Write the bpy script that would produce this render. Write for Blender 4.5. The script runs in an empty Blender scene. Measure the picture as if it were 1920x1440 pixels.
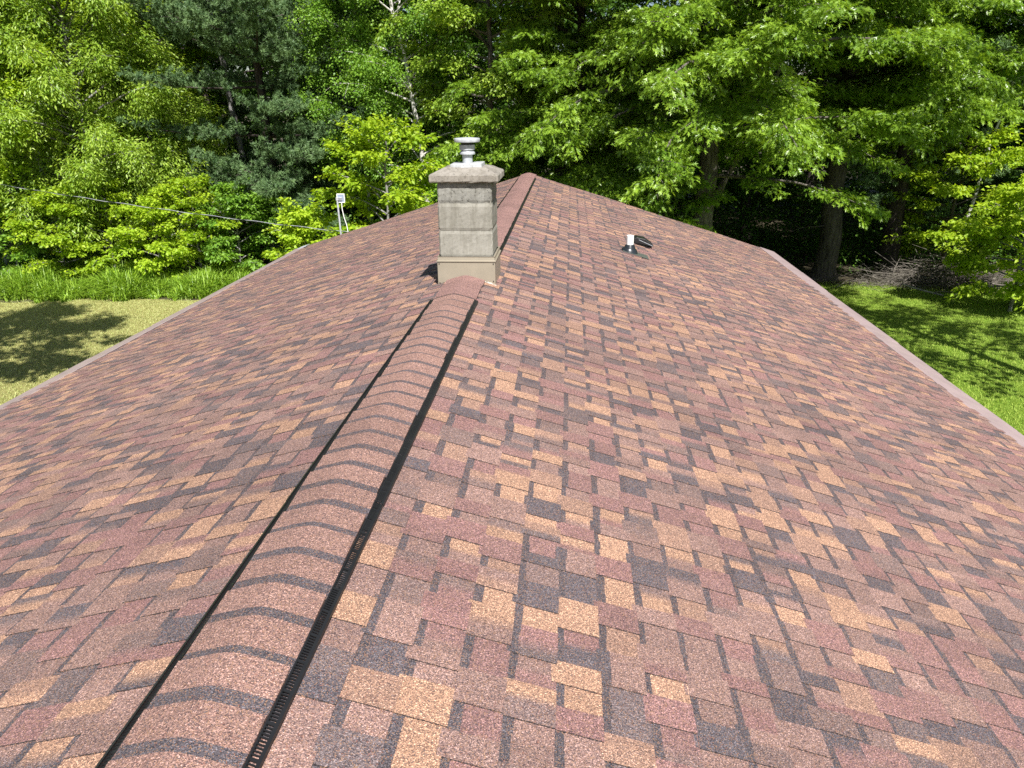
import bpy, math, random
import numpy as np
from math import radians, sin, cos, pi
from mathutils import Matrix, Vector

# ---------------------------------------------------------------- scene, camera, light
sc = bpy.context.scene
COL = sc.collection
sc.render.engine = 'CYCLES'
sc.cycles.max_bounces = 6
sc.cycles.diffuse_bounces = 3
sc.cycles.glossy_bounces = 2
sc.cycles.transmission_bounces = 4
sc.cycles.transparent_max_bounces = 8
sc.cycles.sample_clamp_indirect = 4.0
sc.cycles.use_denoising = False
sc.view_settings.view_transform = 'Standard'
sc.view_settings.look = 'None'
sc.view_settings.gamma = 1.0
sc.view_settings.exposure = 0.95

F, YAW, PITCH, ROLL = 1387.0, 0.0788, 0.3624, -0.010
CAM = np.array([0.825, 0.0, 5.45])
fw = np.array([-sin(YAW) * cos(PITCH), cos(YAW) * cos(PITCH), -sin(PITCH)])
r0 = np.array([cos(YAW), sin(YAW), 0.0])
u0 = np.cross(r0, fw)
rt = r0 * cos(ROLL) + u0 * sin(ROLL)
up = -r0 * sin(ROLL) + u0 * cos(ROLL)
cam_d = bpy.data.cameras.new('camera')
cam_d.sensor_width = 36.0
cam_d.lens = F / 1920 * 36.0
cam_d.clip_start = 0.05
cam_d.clip_end = 2000
cam = bpy.data.objects.new('camera', cam_d)
COL.objects.link(cam)
cam.matrix_world = Matrix(((rt[0], up[0], -fw[0], CAM[0]), (rt[1], up[1], -fw[1], CAM[1]),
                           (rt[2], up[2], -fw[2], CAM[2]), (0, 0, 0, 1)))
sc.camera = cam

SUN_EL, SUN_AZ = radians(51), radians(160)
sd = Vector((sin(SUN_AZ) * cos(SUN_EL), cos(SUN_AZ) * cos(SUN_EL), sin(SUN_EL)))
ld = bpy.data.lights.new('sun', 'SUN')
ld.energy = 5.0
ld.angle = radians(0.5)
ld.color = (1.0, 0.965, 0.91)
sun = bpy.data.objects.new('sun', ld)
COL.objects.link(sun)
sun.rotation_euler = sd.to_track_quat('Z', 'Y').to_euler()
sun.location = (10, -20, 40)
w = bpy.data.worlds.new('World')
sc.world = w
w.use_nodes = True
nt = w.node_tree
sky = nt.nodes.new('ShaderNodeTexSky')
sky.sky_type = 'NISHITA'
sky.sun_disc = False
sky.sun_elevation = SUN_EL
sky.sun_rotation = SUN_AZ
nt.links.new(sky.outputs[0], nt.nodes['Background'].inputs[0])
nt.nodes['Background'].inputs[1].default_value = 0.052


def ground_at(px, y):
    """Ground point at a bearing (given as a column of the 1920 px frame), y metres along the ridge direction."""
    b = math.atan((px - 960) / F) - YAW
    return CAM[0] + math.tan(b) * y, CAM[1] + y


# ---------------------------------------------------------------- materials
def mat(name):
    m = bpy.data.materials.new(name)
    m.use_nodes = True
    n = m.node_tree
    return m, n.nodes, n.links, n.nodes['Principled BSDF']


def noise(nd, scale, detail=4, rough=0.6, vec=None, lk=None):
    t = nd.new('ShaderNodeTexNoise')
    t.inputs['Scale'].default_value = scale
    t.inputs['Detail'].default_value = detail
    t.inputs['Roughness'].default_value = rough
    if vec is not None:
        lk.new(vec, t.inputs['Vector'])
    return t


def ramp(nd, lk, src, stops, interp='LINEAR'):
    r = nd.new('ShaderNodeValToRGB')
    r.color_ramp.interpolation = interp
    e = r.color_ramp.elements
    while len(e) < len(stops):
        e.new(0.5)
    for el, (p, c) in zip(e, stops):
        el.position = p
        el.color = (*c, 1)
    lk.new(src, r.inputs[0])
    return r


def mixc(nd, lk, mode, fac, a, b):
    m = nd.new('ShaderNodeMix')
    m.data_type = 'RGBA'
    m.blend_type = mode
    for s, v in ((m.inputs[0], fac), (m.inputs[6], a), (m.inputs[7], b)):
        if isinstance(v, (int, float)):
            s.default_value = v
        elif isinstance(v, tuple):
            s.default_value = (*v, 1)
        else:
            lk.new(v, s)
    return m.outputs[2]


def bump(nd, lk, bsdf, h, strength, dist=0.01):
    b = nd.new('ShaderNodeBump')
    b.inputs['Strength'].default_value = strength
    b.inputs['Distance'].default_value = dist
    lk.new(h, b.inputs['Height'])
    lk.new(b.outputs[0], bsdf.inputs['Normal'])


def objcoord(nd):
    return nd.new('ShaderNodeTexCoord').outputs['Object']


def shingle_mat():
    m, nd, lk, b = mat('asphalt_granules')
    at = nd.new('ShaderNodeAttribute')
    at.attribute_name = 'col'
    oc = objcoord(nd)
    v = nd.new('ShaderNodeTexVoronoi')
    v.inputs['Scale'].default_value = 390
    lk.new(oc, v.inputs['Vector'])
    sep = nd.new('ShaderNodeSeparateColor')
    lk.new(v.outputs['Color'], sep.inputs[0])
    # every granule takes its own stone colour round the blend of its shingle
    gr = ramp(nd, lk, sep.outputs[0], [(0.0, (.34, .33, .37)), (0.22, (.60, .58, .60)), (0.40, (.96, .94, .94)),
                                       (0.70, (1.12, 1.1, 1.07)), (0.86, (1.7, 1.7, 1.65)), (0.95, (2.3, 2.35, 2.35))], 'CONSTANT')
    c = mixc(nd, lk, 'MULTIPLY', 1.0, at.outputs['Color'], gr.outputs[0])
    # a share of granules strays to peach or slate whatever the shingle
    g2 = ramp(nd, lk, sep.outputs[1], [(0.0, (.30, .17, .10)), (0.55, (.10, .085, .09)), (.8, (.22, .09, .065))], 'CONSTANT')
    f2 = ramp(nd, lk, sep.outputs[2], [(0.0, (0, 0, 0)), (0.80, (.75, .75, .75))], 'CONSTANT')
    c = mixc(nd, lk, 'MIX', f2.outputs[0], c, g2.outputs[0])
    # weather: broad faint patches of dust
    n1 = noise(nd, 1.1, 5, .62, oc, lk)
    pr = ramp(nd, lk, n1.outputs[0], [(0.3, (.84, .83, .84)), (0.62, (1.06, 1.05, 1.05))])
    c = mixc(nd, lk, 'MULTIPLY', 1.0, c, pr.outputs[0])
    lk.new(c, b.inputs['Base Color'])
    b.inputs['Roughness'].default_value = 0.78
    b.inputs['Specular IOR Level'].default_value = 0.45
    bump(nd, lk, b, v.outputs['Distance'], 0.55, 0.004)
    return m


def metal_mat(name, col, rough=.45, metallic=0.0, spec=.5, dirt=.25, scale=9):
    m, nd, lk, b = mat(name)
    oc = objcoord(nd)
    n1 = noise(nd, scale, 6, .65, oc, lk)
    r = ramp(nd, lk, n1.outputs[0], [(0.3, tuple(1 - dirt for _ in range(3))), (0.65, (1.06, 1.06, 1.06))])
    lk.new(mixc(nd, lk, 'MULTIPLY', 1.0, col, r.outputs[0]), b.inputs['Base Color'])
    b.inputs['Roughness'].default_value = rough
    b.inputs['Metallic'].default_value = metallic
    b.inputs['Specular IOR Level'].default_value = spec
    return m


def concrete_mat(name, c1, c2, pits=0.4, big=5.0):
    m, nd, lk, b = mat(name)
    oc = objcoord(nd)
    n1 = noise(nd, big, 8, .7, oc, lk)
    n2 = noise(nd, 48, 6, .72, oc, lk)
    r = ramp(nd, lk, n1.outputs[0], [(0.32, c1), (0.62, c2)])
    r2 = ramp(nd, lk, n2.outputs[0], [(0.36, (.28, .27, .26)), (0.43, (.93, .93, .93)), (.7, (1.08, 1.08, 1.08))])
    mp = nd.new('ShaderNodeMapping')
    mp.inputs['Scale'].default_value = (1, 1, .12)
    lk.new(oc, mp.inputs[0])
    n3 = noise(nd, 26, 5, .65, mp.outputs[0], lk)         # rain streaks
    r3 = ramp(nd, lk, n3.outputs[0], [(0.36, (.74, .73, .70)), (0.55, (1.0, 1.0, 1.0))])
    c = mixc(nd, lk, 'MULTIPLY', pits, r.outputs[0], r2.outputs[0])
    lk.new(mixc(nd, lk, 'MULTIPLY', .75, c, r3.outputs[0]), b.inputs['Base Color'])
    b.inputs['Roughness'].default_value = .93
    b.inputs['Specular IOR Level'].default_value = .2
    bump(nd, lk, b, n2.outputs[0], 0.6 * pits + .15, 0.006)
    return m


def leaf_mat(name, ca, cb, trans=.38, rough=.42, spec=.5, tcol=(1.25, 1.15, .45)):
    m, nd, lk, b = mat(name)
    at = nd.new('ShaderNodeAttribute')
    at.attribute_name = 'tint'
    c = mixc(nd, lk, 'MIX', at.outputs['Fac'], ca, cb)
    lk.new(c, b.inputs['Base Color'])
    b.inputs['Roughness'].default_value = rough
    b.inputs['Specular IOR Level'].default_value = spec
    t = nd.new('ShaderNodeBsdfTranslucent')
    lk.new(mixc(nd, lk, 'MULTIPLY', 1.0, c, tcol), t.inputs[0])
    ms = nd.new('ShaderNodeMixShader')
    ms.inputs[0].default_value = trans
    lk.new(b.outputs[0], ms.inputs[1])
    lk.new(t.outputs[0], ms.inputs[2])
    lk.new(ms.outputs[0], nd['Material Output'].inputs[0])
    return m


def bark_mat(name, c1, c2, scale=14, stretch=.18, c3=None):
    m, nd, lk, b = mat(name)
    oc = objcoord(nd)
    mp = nd.new('ShaderNodeMapping')
    mp.inputs['Scale'].default_value = (1, 1, stretch)
    lk.new(oc, mp.inputs[0])
    n1 = noise(nd, scale, 7, .7, mp.outputs[0], lk)
    r = ramp(nd, lk, n1.outputs[0], [(0.36, c1), (0.62, c2)])
    out = r.outputs[0]
    if c3:
        n2 = noise(nd, 1.7, 3, .6, oc, lk)
        r3 = ramp(nd, lk, n2.outputs[0], [(0.52, (0, 0, 0)), (0.6, (1, 1, 1))])
        out = mixc(nd, lk, 'MIX', r3.outputs[0], out, c3)
    lk.new(out, b.inputs['Base Color'])
    b.inputs['Roughness'].default_value = .95
    b.inputs['Specular IOR Level'].default_value = .15
    bump(nd, lk, b, n1.outputs[0], .8, .03)
    return m


def lawn_mat():
    m, nd, lk, b = mat('mown_grass')
    oc = objcoord(nd)
    n1 = noise(nd, .55, 6, .65, oc, lk)
    n2 = noise(nd, 9, 6, .75, oc, lk)
    green = ramp(nd, lk, n2.outputs[0], [(0.28, (.08, .15, .012)), (0.5, (.17, .28, .03)), (0.72, (.28, .37, .06))])
    dry = ramp(nd, lk, n2.outputs[0], [(0.28, (.19, .185, .05)), (0.5, (.34, .32, .115)), (0.72, (.46, .43, .19))])
    sx = nd.new('ShaderNodeSeparateXYZ')
    lk.new(oc, sx.inputs[0])
    mr = nd.new('ShaderNodeMapRange')
    mr.inputs[1].default_value, mr.inputs[2].default_value = -6.0, 4.0
    mr.inputs[3].default_value, mr.inputs[4].default_value = 0.62, -.12
    lk.new(sx.outputs[0], mr.inputs[0])
    ad = nd.new('ShaderNodeMath')
    ad.operation = 'ADD'
    lk.new(mr.outputs[0], ad.inputs[0])
    lk.new(n1.outputs[0], ad.inputs[1])
    f = ramp(nd, lk, ad.outputs[0], [(0.45, (0, 0, 0)), (0.95, (1, 1, 1))])
    lk.new(mixc(nd, lk, 'MIX', f.outputs[0], green.outputs[0], dry.outputs[0]), b.inputs['Base Color'])
    b.inputs['Roughness'].default_value = .9
    b.inputs['Specular IOR Level'].default_value = .15
    n3 = noise(nd, 34, 4, .8, oc, lk)
    bump(nd, lk, b, n3.outputs[0], 1.0, .05)
    return m


def floor_mat():
    m, nd, lk, b = mat('leaf_litter')
    oc = objcoord(nd)
    n2 = noise(nd, 6, 8, .75, oc, lk)
    r = ramp(nd, lk, n2.outputs[0], [(0.3, (.022, .02, .01)), (0.5, (.06, .043, .024)), (0.62, (.05, .06, .015)), (0.75, (.17, .10, .055))])
    lk.new(r.outputs[0], b.inputs['Base Color'])
    b.inputs['Roughness'].default_value = .95
    bump(nd, lk, b, n2.outputs[0], 1.0, .08)
    return m


M_SHINGLE = shingle_mat()
M_BLACK = metal_mat('black_plastic', (.014, .014, .015), .42, dirt=.3)
M_TAN = metal_mat('tan_coil_metal', (.265, .232, .18), .36, dirt=.12, scale=5)
M_GUTTER = metal_mat('rose_brown_metal', (.335, .255, .26), .38, dirt=.16, scale=3)
M_GALV = metal_mat('pale_painted_steel', (.43, .45, .48), .45, dirt=.4, scale=22)
M_MORTAR = concrete_mat('white_mortar_plate', (.30, .31, .32), (.44, .45, .46), .6)
M_PVC = metal_mat('white_pvc', (.78, .78, .76), .35, dirt=.06)
M_RUBBER = metal_mat('black_rubber', (.016, .02, .024), .30, spec=.6, dirt=.3)
M_FLANGE = metal_mat('grey_green_flange', (.085, .095, .085), .5)
M_BLOCK = concrete_mat('grey_block', (.20, .19, .163), (.282, .27, .237), .3)
M_ROUGH = concrete_mat('rough_block', (.17, .166, .15), (.255, .25, .226), 1.0, 9)
M_CAPC = concrete_mat('chimney_crown', (.19, .172, .148), (.285, .262, .23), .75)
M_SEAL = metal_mat('white_sealant', (.55, .54, .5), .6)
M_WALL = metal_mat('cream_siding', (.55, .52, .45), .6, dirt=.1)
M_FASCIA = metal_mat('white_fascia', (.70, .70, .68), .45, dirt=.1)
M_DECK = metal_mat('roof_sheathing', (.05, .04, .035), .9)
M_LAWN, M_FLOOR = lawn_mat(), floor_mat()
M_BARK = bark_mat('oak_bark', (.07, .06, .052), (.20, .175, .155))
M_BARKD = bark_mat('dark_bark', (.035, .03, .026), (.11, .095, .082))
M_PINEB = bark_mat('pine_bark', (.025, .021, .019), (.085, .07, .062), 9)
M_BIRCH = bark_mat('birch_bark', (.42, .40, .37), (.62, .60, .57), 5, 2.5, (.30, .27, .25))
M_GREYB = bark_mat('grey_bark', (.13, .125, .12), (.30, .29, .28), 10, .3)
M_STICK = bark_mat('dead_twig', (.06, .052, .045), (.20, .18, .155), 6, 1)

L_OAK = leaf_mat('oak_leaf', (.095, .205, .016), (.35, .52, .055), .44, .36, .55)
L_MAPLE = leaf_mat('maple_leaf', (.19, .34, .014), (.44, .57, .035), .45, .5, .35)
L_YELLOW = leaf_mat('pale_maple_leaf', (.25, .42, .018), (.49, .63, .05), .46, .5, .35)
L_ASH = leaf_mat('ash_leaf', (.16, .30, .022), (.40, .53, .075), .42, .42, .5)
L_BIRCH = leaf_mat('birch_leaf', (.10, .24, .022), (.26, .43, .05), .42, .45, .45)
L_BACK = leaf_mat('shaded_forest_leaf', (.035, .095, .010), (.115, .235, .022), .38, .5, .4)  # greens darkened: the shade of the deep woods is put into the colour
L_NEEDLE = leaf_mat('pine_needle', (.055, .12, .05), (.21, .32, .125), .18, .5, .35, (1.1, 1.1, .6))
L_GRASS = leaf_mat('grass_blade', (.15, .29, .02), (.34, .50, .06), .35, .45, .45)
L_LAWN = leaf_mat('lawn_blade', (.21, .33, .035), (.44, .54, .11), .35, .6, .2)
L_DRY = leaf_mat('dry_lawn_blade', (.29, .33, .10), (.54, .57, .25), .3, .6, .2)


# ---------------------------------------------------------------- mesh helpers
def fast(name, V, faces, m, parent=None, tint=None, col=None, mats=None, mat_idx=None, smooth=False):
    """faces: list of int arrays (n,k)."""
    V = np.asarray(V, np.float32)
    me = bpy.data.meshes.new(name)
    me.vertices.add(len(V))
    me.vertices.foreach_set('co', V.ravel())
    loops = np.concatenate([f.ravel() for f in faces]).astype(np.int32)
    tot = np.concatenate([np.full(len(f), f.shape[1], np.int32) for f in faces])
    start = np.concatenate([[0], np.cumsum(tot)[:-1]]).astype(np.int32)
    me.loops.add(len(loops))
    me.loops.foreach_set('vertex_index', loops)
    me.polygons.add(len(tot))
    me.polygons.foreach_set('loop_start', start)
    me.polygons.foreach_set('loop_total', tot)
    if tint is not None:
        a = me.attributes.new('tint', 'FLOAT', 'POINT')
        a.data.foreach_set('value', np.asarray(tint, np.float32))
    if col is not None:
        a = me.attributes.new('col', 'FLOAT_COLOR', 'POINT')
        c4 = np.ones((len(V), 4), np.float32)
        c4[:, :3] = col
        a.data.foreach_set('color', c4.ravel())
    for mm in (mats or [m]):
        me.materials.append(mm)
    if mat_idx is not None:
        me.polygons.foreach_set('material_index', np.asarray(mat_idx, np.int32))
    if smooth:
        me.polygons.foreach_set('use_smooth', np.ones(len(tot), bool))
    me.update(calc_edges=True)
    o = bpy.data.objects.new(name, me)
    COL.objects.link(o)
    if parent is not None:
        o.parent = parent
    return o


class MB:
    def __init__(s):
        s.v, s.f, s.c = [], [], []

    def add(s, vs, fs, c=None):
        k = len(s.v)
        s.v += [tuple(map(float, p)) for p in vs]
        s.f += [tuple(i + k for i in f) for f in fs]
        s.c += [c if c is not None else (1, 1, 1)] * len(vs)

    def box(s, x0, x1, y0, y1, z0, z1, c=None):
        s.add([(x0, y0, z0), (x1, y0, z0), (x1, y1, z0), (x0, y1, z0), (x0, y0, z1), (x1, y0, z1), (x1, y1, z1), (x0, y1, z1)],
              [(0, 3, 2, 1), (4, 5, 6, 7), (0, 1, 5, 4), (1, 2, 6, 5), (2, 3, 7, 6), (3, 0, 4, 7)], c)

    def hexa(s, p, c=None):
        s.add(p, [(0, 3, 2, 1), (4, 5, 6, 7), (0, 1, 5, 4), (1, 2, 6, 5), (2, 3, 7, 6), (3, 0, 4, 7)], c)

    def quad(s, a, b, cc, d, c=None):
        s.add([a, b, cc, d], [(0, 1, 2, 3)], c)

    def lathe(s, prof, cx=0, cy=0, n=28, axis=None):
        k = []
        for r, z in prof:
            k += [(cx + r * cos(2 * pi * i / n), cy + r * sin(2 * pi * i / n), z) for i in range(n)]
        f = []
        for j in range(len(prof) - 1):
            for i in range(n):
                a, b = j * n + i, j * n + (i + 1) % n
                f.append((a, b, b + n, a + n))
        f.append(tuple(range(n - 1, -1, -1)))
        f.append(tuple(range((len(prof) - 1) * n, len(prof) * n)))
        s.add(k, f)

    def tube(s, pts, rad, n=6):
        V, Fq = tube_arrays(np.array(pts, float), np.array(rad, float) if hasattr(rad, '__len__') else np.full(len(pts), rad), n)
        s.add(V, [tuple(q) for q in Fq])

    def build(s, name, m, parent=None, smooth=False, bevel=0, col=False):
        me = bpy.data.meshes.new(name)
        me.from_pydata(s.v, [], s.f)
        if col:
            a = me.attributes.new('col', 'FLOAT_COLOR', 'POINT')
            a.data.foreach_set('color', np.array([(*c, 1) for c in s.c], np.float32).ravel())
        me.materials.append(m)
        if smooth:
            for p in me.polygons:
                p.use_smooth = True
        me.update()
        o = bpy.data.objects.new(name, me)
        COL.objects.link(o)
        if parent is not None:
            o.parent = parent
        if smooth:
            md = o.modifiers.new('edges', 'EDGE_SPLIT')
            md.split_angle = radians(35)
        if bevel:
            md = o.modifiers.new('bevel', 'BEVEL')
            md.width = bevel
            md.segments = 2
            md.limit_method = 'ANGLE'
        return o


def tube_arrays(P, R, n=6):
    P = np.asarray(P, float)
    T = np.gradient(P, axis=0)
    T /= np.linalg.norm(T, axis=1)[:, None] + 1e-9
    ref = np.tile(np.array([0.0, 0.0, 1.0]), (len(P), 1))
    ref[np.abs(T[:, 2]) > .9] = (1.0, 0, 0) if abs(T[0, 2]) > .9 else (0, 1.0, 0)
    if abs(T[0, 2]) > .9:
        ref[:] = (1.0, 0.1, 0)
    A = np.cross(T, ref)
    A /= np.linalg.norm(A, axis=1)[:, None] + 1e-9
    B = np.cross(T, A)
    th = np.arange(n) * 2 * pi / n
    V = P[:, None, :] + R[:, None, None] * (A[:, None, :] * np.cos(th)[None, :, None] + B[:, None, :] * np.sin(th)[None, :, None])
    i = np.arange(len(P) - 1)[:, None] * n
    j = np.arange(n)[None, :]
    j2 = (j + 1) % n
    Q = np.stack([i + j, i + j2, i + n + j2, i + n + j], -1).reshape(-1, 4)
    return V.reshape(-1, 3), Q


def empty(name, loc, label, cat, group=None):
    o = bpy.data.objects.new(name, None)
    o.empty_display_size = .3
    COL.objects.link(o)
    o.location = loc
    tag(o, label, cat, group)
    return o


def tag(o, label=None, cat=None, group=None, kind=None):
    if label:
        o['label'] = label
    if cat:
        o['category'] = cat
    if group:
        o['group'] = group
    if kind:
        o['kind'] = kind
    return o


def norm(a):
    return a / (np.linalg.norm(a, axis=-1, keepdims=True) + 1e-9)


# ---------------------------------------------------------------- ground
def sheet(name, x0, x1, y0, y1, nx, ny, z, m):
    X, Y = np.meshgrid(np.linspace(x0, x1, nx), np.linspace(y0, y1, ny))
    V = np.stack([X.ravel(), Y.ravel(), np.full(X.size, z)], -1)
    i = np.arange(nx - 1)[None, :] + np.arange(ny - 1)[:, None] * nx
    Fq = np.stack([i, i + 1, i + nx + 1, i + nx], -1).reshape(-1, 4)
    o = fast(name, V, [Fq], m)
    o['kind'] = 'structure'
    return o


sheet('forest_floor', -600, 600, -500, 700, 4, 4, 0.0, M_FLOOR)
rng = np.random.default_rng(4)
edge = []
for x in np.linspace(-60, 60, 161):
    base = np.interp(x, [-60, -16, -9, -3, 6, 9, 12, 16, 60], [20.6, 20.6, 21.4, 22.5, 23.6, 24.0, 22.9, 22.0, 21])
    edge.append((x, base + rng.normal(0, .16) + .25 * sin(x * 1.3)))
n = len(edge)
V = [(x, -60, .004) for x, y in edge] + [(x, y, .004) for x, y in edge]
lawn = fast('lawn', V, [np.array([(i, i + 1, n + i + 1, n + i) for i in range(n - 1)])], M_LAWN)
lawn['kind'] = 'structure'

# ---------------------------------------------------------------- house
ZR, S, D, Y0 = 4.15, 0.3117, 15.18, -3.2
EX = 0.1335                     # horizontal run of one shingle course
house = empty('house', (0, 6, 0), 'brown shingled bungalow seen from its own ridge, chimney astride the roof', 'house')


def hp(o):                      # keep world coordinates for parts of the house
    o.parent = house
    o.matrix_parent_inverse = Matrix.Translation((0, -6, 0))
    return o


def sub(o, parent):
    o.parent = parent
    o.matrix_parent_inverse = Matrix.Identity(4)
    return o


b = MB()
for s in (-1, 1):
    b.box(s * 4.35 - .1, s * 4.35 + .1, Y0 + .35, D - .35, 0, 2.66)
for y in (Y0 + .45, D - .45):
    k = [(-4.25, 2.69), (0, 2.69 + 4.25 * S - .02), (4.25, 2.69)]
    v = []
    for yy in (y - .1, y + .1):
        v += [(-4.25, yy, 0), (4.25, yy, 0), (4.25, yy, 2.62), (0, yy, 2.62 + 4.25 * S), (-4.25, yy, 2.62)]
    b.add(v, [(0, 1, 2, 3, 4), (9, 8, 7, 6, 5), (0, 5, 6, 1), (1, 6, 7, 2), (2, 7, 8, 3), (3, 8, 9, 4), (4, 9, 5, 0)])
hp(b.build('wall', M_WALL))

b = MB()
XW = 4.80
for s in (-1, 1):
    p = []
    for (x, dz) in ((0.0, -.016), (s * XW, -.016), (s * XW, -.17), (0.0, -.17)):
        for y in (Y0, D):
            p.append((x, y, ZR - S * abs(x) + dz))
    b.add(p, [(0, 1, 3, 2), (2, 3, 5, 4), (4, 5, 7, 6), (0, 2, 4, 6), (1, 7, 5, 3)])
roof = hp(b.build('roof', M_DECK))
for s in (-1, 1):               # white rake boards at both gables
    for y, t in ((D + .002, .022), (Y0 - .024, .022)):
        b = MB()
        p = []
        for yy in (y, y + t):
            p += [(0, yy, ZR - .02), (s * XW, yy, ZR - S * XW - .02), (s * XW, yy, ZR - S * XW - .19), (0, yy, ZR - .19)]
        b.add(p, [(0, 1, 2, 3), (7, 6, 5, 4), (0, 4, 5, 1), (2, 6, 7, 3), (1, 5, 6, 2), (3, 7, 4, 0)])
        hp(b.build('rake_board', M_FASCIA))

PAL = dict(tan=(.385, .232, .156), tan2=(.307, .188, .139), red=(.246, .136, .129), red2=(.226, .129, .122),
           mix=(.260, .165, .143), mix2=(.232, .149, .131), brown=(.182, .126, .117), dark=(.096, .083, .094), dark2=(.134, .105, .107))
PK = list(PAL)
PW = np.array([.13, .09, .14, .12, .16, .12, .09, .10, .05])
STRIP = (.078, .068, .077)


def slope(side, seed, phase):
    rg = np.random.default_rng(seed)
    mb = MB()
    N = Vector((side * S, 0, 1)).normalized()

    def P(x, y, h):                     # the sheathing under the shingles dips and swells a little
        h += min(1, max(0, x - .25)) * (.0045 * sin(y * .93 + x * 1.1 + seed) + .0035 * sin(x * 2.6 - y * .45 + seed))
        return (side * x + N.x * h, y, ZR - S * x + N.z * h)

    def flat(x0, x1, y0, y1, h0, h1, c):
        a = (P(x0, y0, h0), P(x1, y0, h1), P(x1, y1, h1), P(x0, y1, h0))
        two = isinstance(c, list)           # the colour blends along the cell
        cs = [c[0], c[0], c[1], c[1]] if two else [c] * 4
        if side < 0:
            a, cs = a[::-1], cs[::-1]
        mb.quad(*a, cs[0])
        mb.c[-4:] = cs

    def colour():
        c = np.array(PAL[PK[rg.choice(len(PK), p=PW)]])
        return tuple(c * rg.uniform(.9, 1.1))

    T1, T2 = .0045, .0042       # backer and tab thickness
    for k in range(35):
        x0 = .005 + phase + k * EX
        x1 = x0 + EX + rg.normal(0, .0008)
        xb = max(.004, x0 - .012)          # tucked a little under the course above
        y = Y0 - rg.uniform(0, .3)
        tab = bool(rg.integers(2))
        prev = colour()
        while y < D + .012:
            wd = rg.choice([.06, .09, .115, .14, .18], p=[.08, .26, .34, .24, .08]) * rg.uniform(.9, 1.12)
            ya, yb = max(y, Y0 - .02), min(y + wd, D + .012)
            y += wd
            if yb - ya < .004:
                tab = not tab
                continue
            c = colour()
            while np.abs(np.array(c) - np.array(prev)).sum() < .03:
                c = colour()
            prev = c
            cuts = [(ya, yb, c)]
            if rg.random() < .45 and yb - ya > .09:
                ym, g_ = ya + (yb - ya) * rg.uniform(.35, .65), rg.uniform(.008, .03)
                c2 = colour()
                cuts = [(ya, ym - g_, c), (ym - g_, ym + g_, [c, c2]), (ym + g_, yb, c2)]
                prev = c2
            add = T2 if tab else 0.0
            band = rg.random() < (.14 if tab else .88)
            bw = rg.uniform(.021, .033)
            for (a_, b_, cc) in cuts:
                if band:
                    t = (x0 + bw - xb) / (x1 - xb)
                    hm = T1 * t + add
                    # ragged lower limit of the dark granule band: two or three steps
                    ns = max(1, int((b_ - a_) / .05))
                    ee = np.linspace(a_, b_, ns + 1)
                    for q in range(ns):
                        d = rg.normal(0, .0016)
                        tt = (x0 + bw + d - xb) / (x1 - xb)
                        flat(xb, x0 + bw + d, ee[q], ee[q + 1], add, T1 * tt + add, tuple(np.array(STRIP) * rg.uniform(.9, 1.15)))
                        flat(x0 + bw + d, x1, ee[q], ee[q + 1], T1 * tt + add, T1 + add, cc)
                else:
                    flat(xb, x1, a_, b_, add, T1 + add, cc)
            edge_c = (.045, .038, .038)
            flat(x1, x1 + .0008, ya, yb, T1 + add, -.001, edge_c)        # butt edge
            if tab:
                for yy in (ya, yb):
                    mb.quad(P(xb, yy, 0), P(x1, yy, T1), P(x1, yy, T1 + T2), P(xb, yy, T2), edge_c)
            tab = not tab
    # pale scuffs left by boots and bundles
    for _ in range(46):
        x, yy = rg.uniform(.4, 4.3), rg.uniform(2.6, 12)
        L, a = rg.uniform(.02, .09), rg.normal(0, .5) + (pi / 2 if rg.random() < .55 else 0)
        wv = rg.uniform(.0008, .002)
        dx, dy = cos(a) * L / 2, sin(a) * L / 2
        nx_, ny_ = -sin(a) * wv, cos(a) * wv
        mb.quad(P(x - dx - nx_, yy - dy - ny_, .0098), P(x + dx - nx_, yy + dy - ny_, .0098),
                P(x + dx + nx_, yy + dy + ny_, .0098), P(x - dx + nx_, yy - dy + ny_, .0098), (.42, .38, .36))
    # starter metal edge under the last course
    return mb.build('shingle_slope', M_SHINGLE, col=True)


sub(slope(1, 11, 0.0), roof)
sub(slope(-1, 23, 0.03), roof)

# gutters with hoods along both eaves
for s in (-1, 1):
    rg = np.random.default_rng(60 + s)
    b = MB()
    ys = [Y0]
    while ys[-1] < D:
        ys.append(min(D + .02, ys[-1] + rg.uniform(1.1, 1.5)))
    for ya, yb in zip(ys[:-1], ys[1:]):
        e1, e2 = rg.normal(0, .004, 2)
        prof = [(4.64, .004), (4.668, .010), (4.80, .008), (4.93, .004 + e1), (4.955, -.012 + e1), (4.962, -.04), (4.955, -.125), (4.84, -.13)]
        pa, pb = [], []
        for i, (x, h) in enumerate(prof):
            pa.append((s * x, ya + .0, ZR - S * min(x, 4.955) + h))
            pb.append((s * x, yb - .003, ZR - S * min(x, 4.955) + h + (e2 if i in (3, 4) else 0)))
        m_ = len(prof)
        b.add(pa + pb, [(i, i + 1, m_ + i + 1, m_ + i) for i in range(m_ - 1)] + [tuple(range(m_)), tuple(range(2 * m_ - 1, m_ - 1, -1))])
    g = hp(b.build('gutter', M_GUTTER))
    if s < 0:
        b = MB()
        b.hexa([(-4.78, D - .25, ZR - S * 4.78 + .012), (-4.60, D - .25, ZR - S * 4.60 + .012), (-4.60, D + .02, ZR - S * 4.60 + .012), (-4.78, D + .02, ZR - S * 4.78 + .012),
                (-4.78, D - .25, ZR - S * 4.78 + .022), (-4.60, D - .25, ZR - S * 4.60 + .022), (-4.60, D + .02, ZR - S * 4.60 + .022), (-4.78, D + .02, ZR - S * 4.78 + .022)])
        sub(b.build('metal_patch', M_GALV), g)

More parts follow.
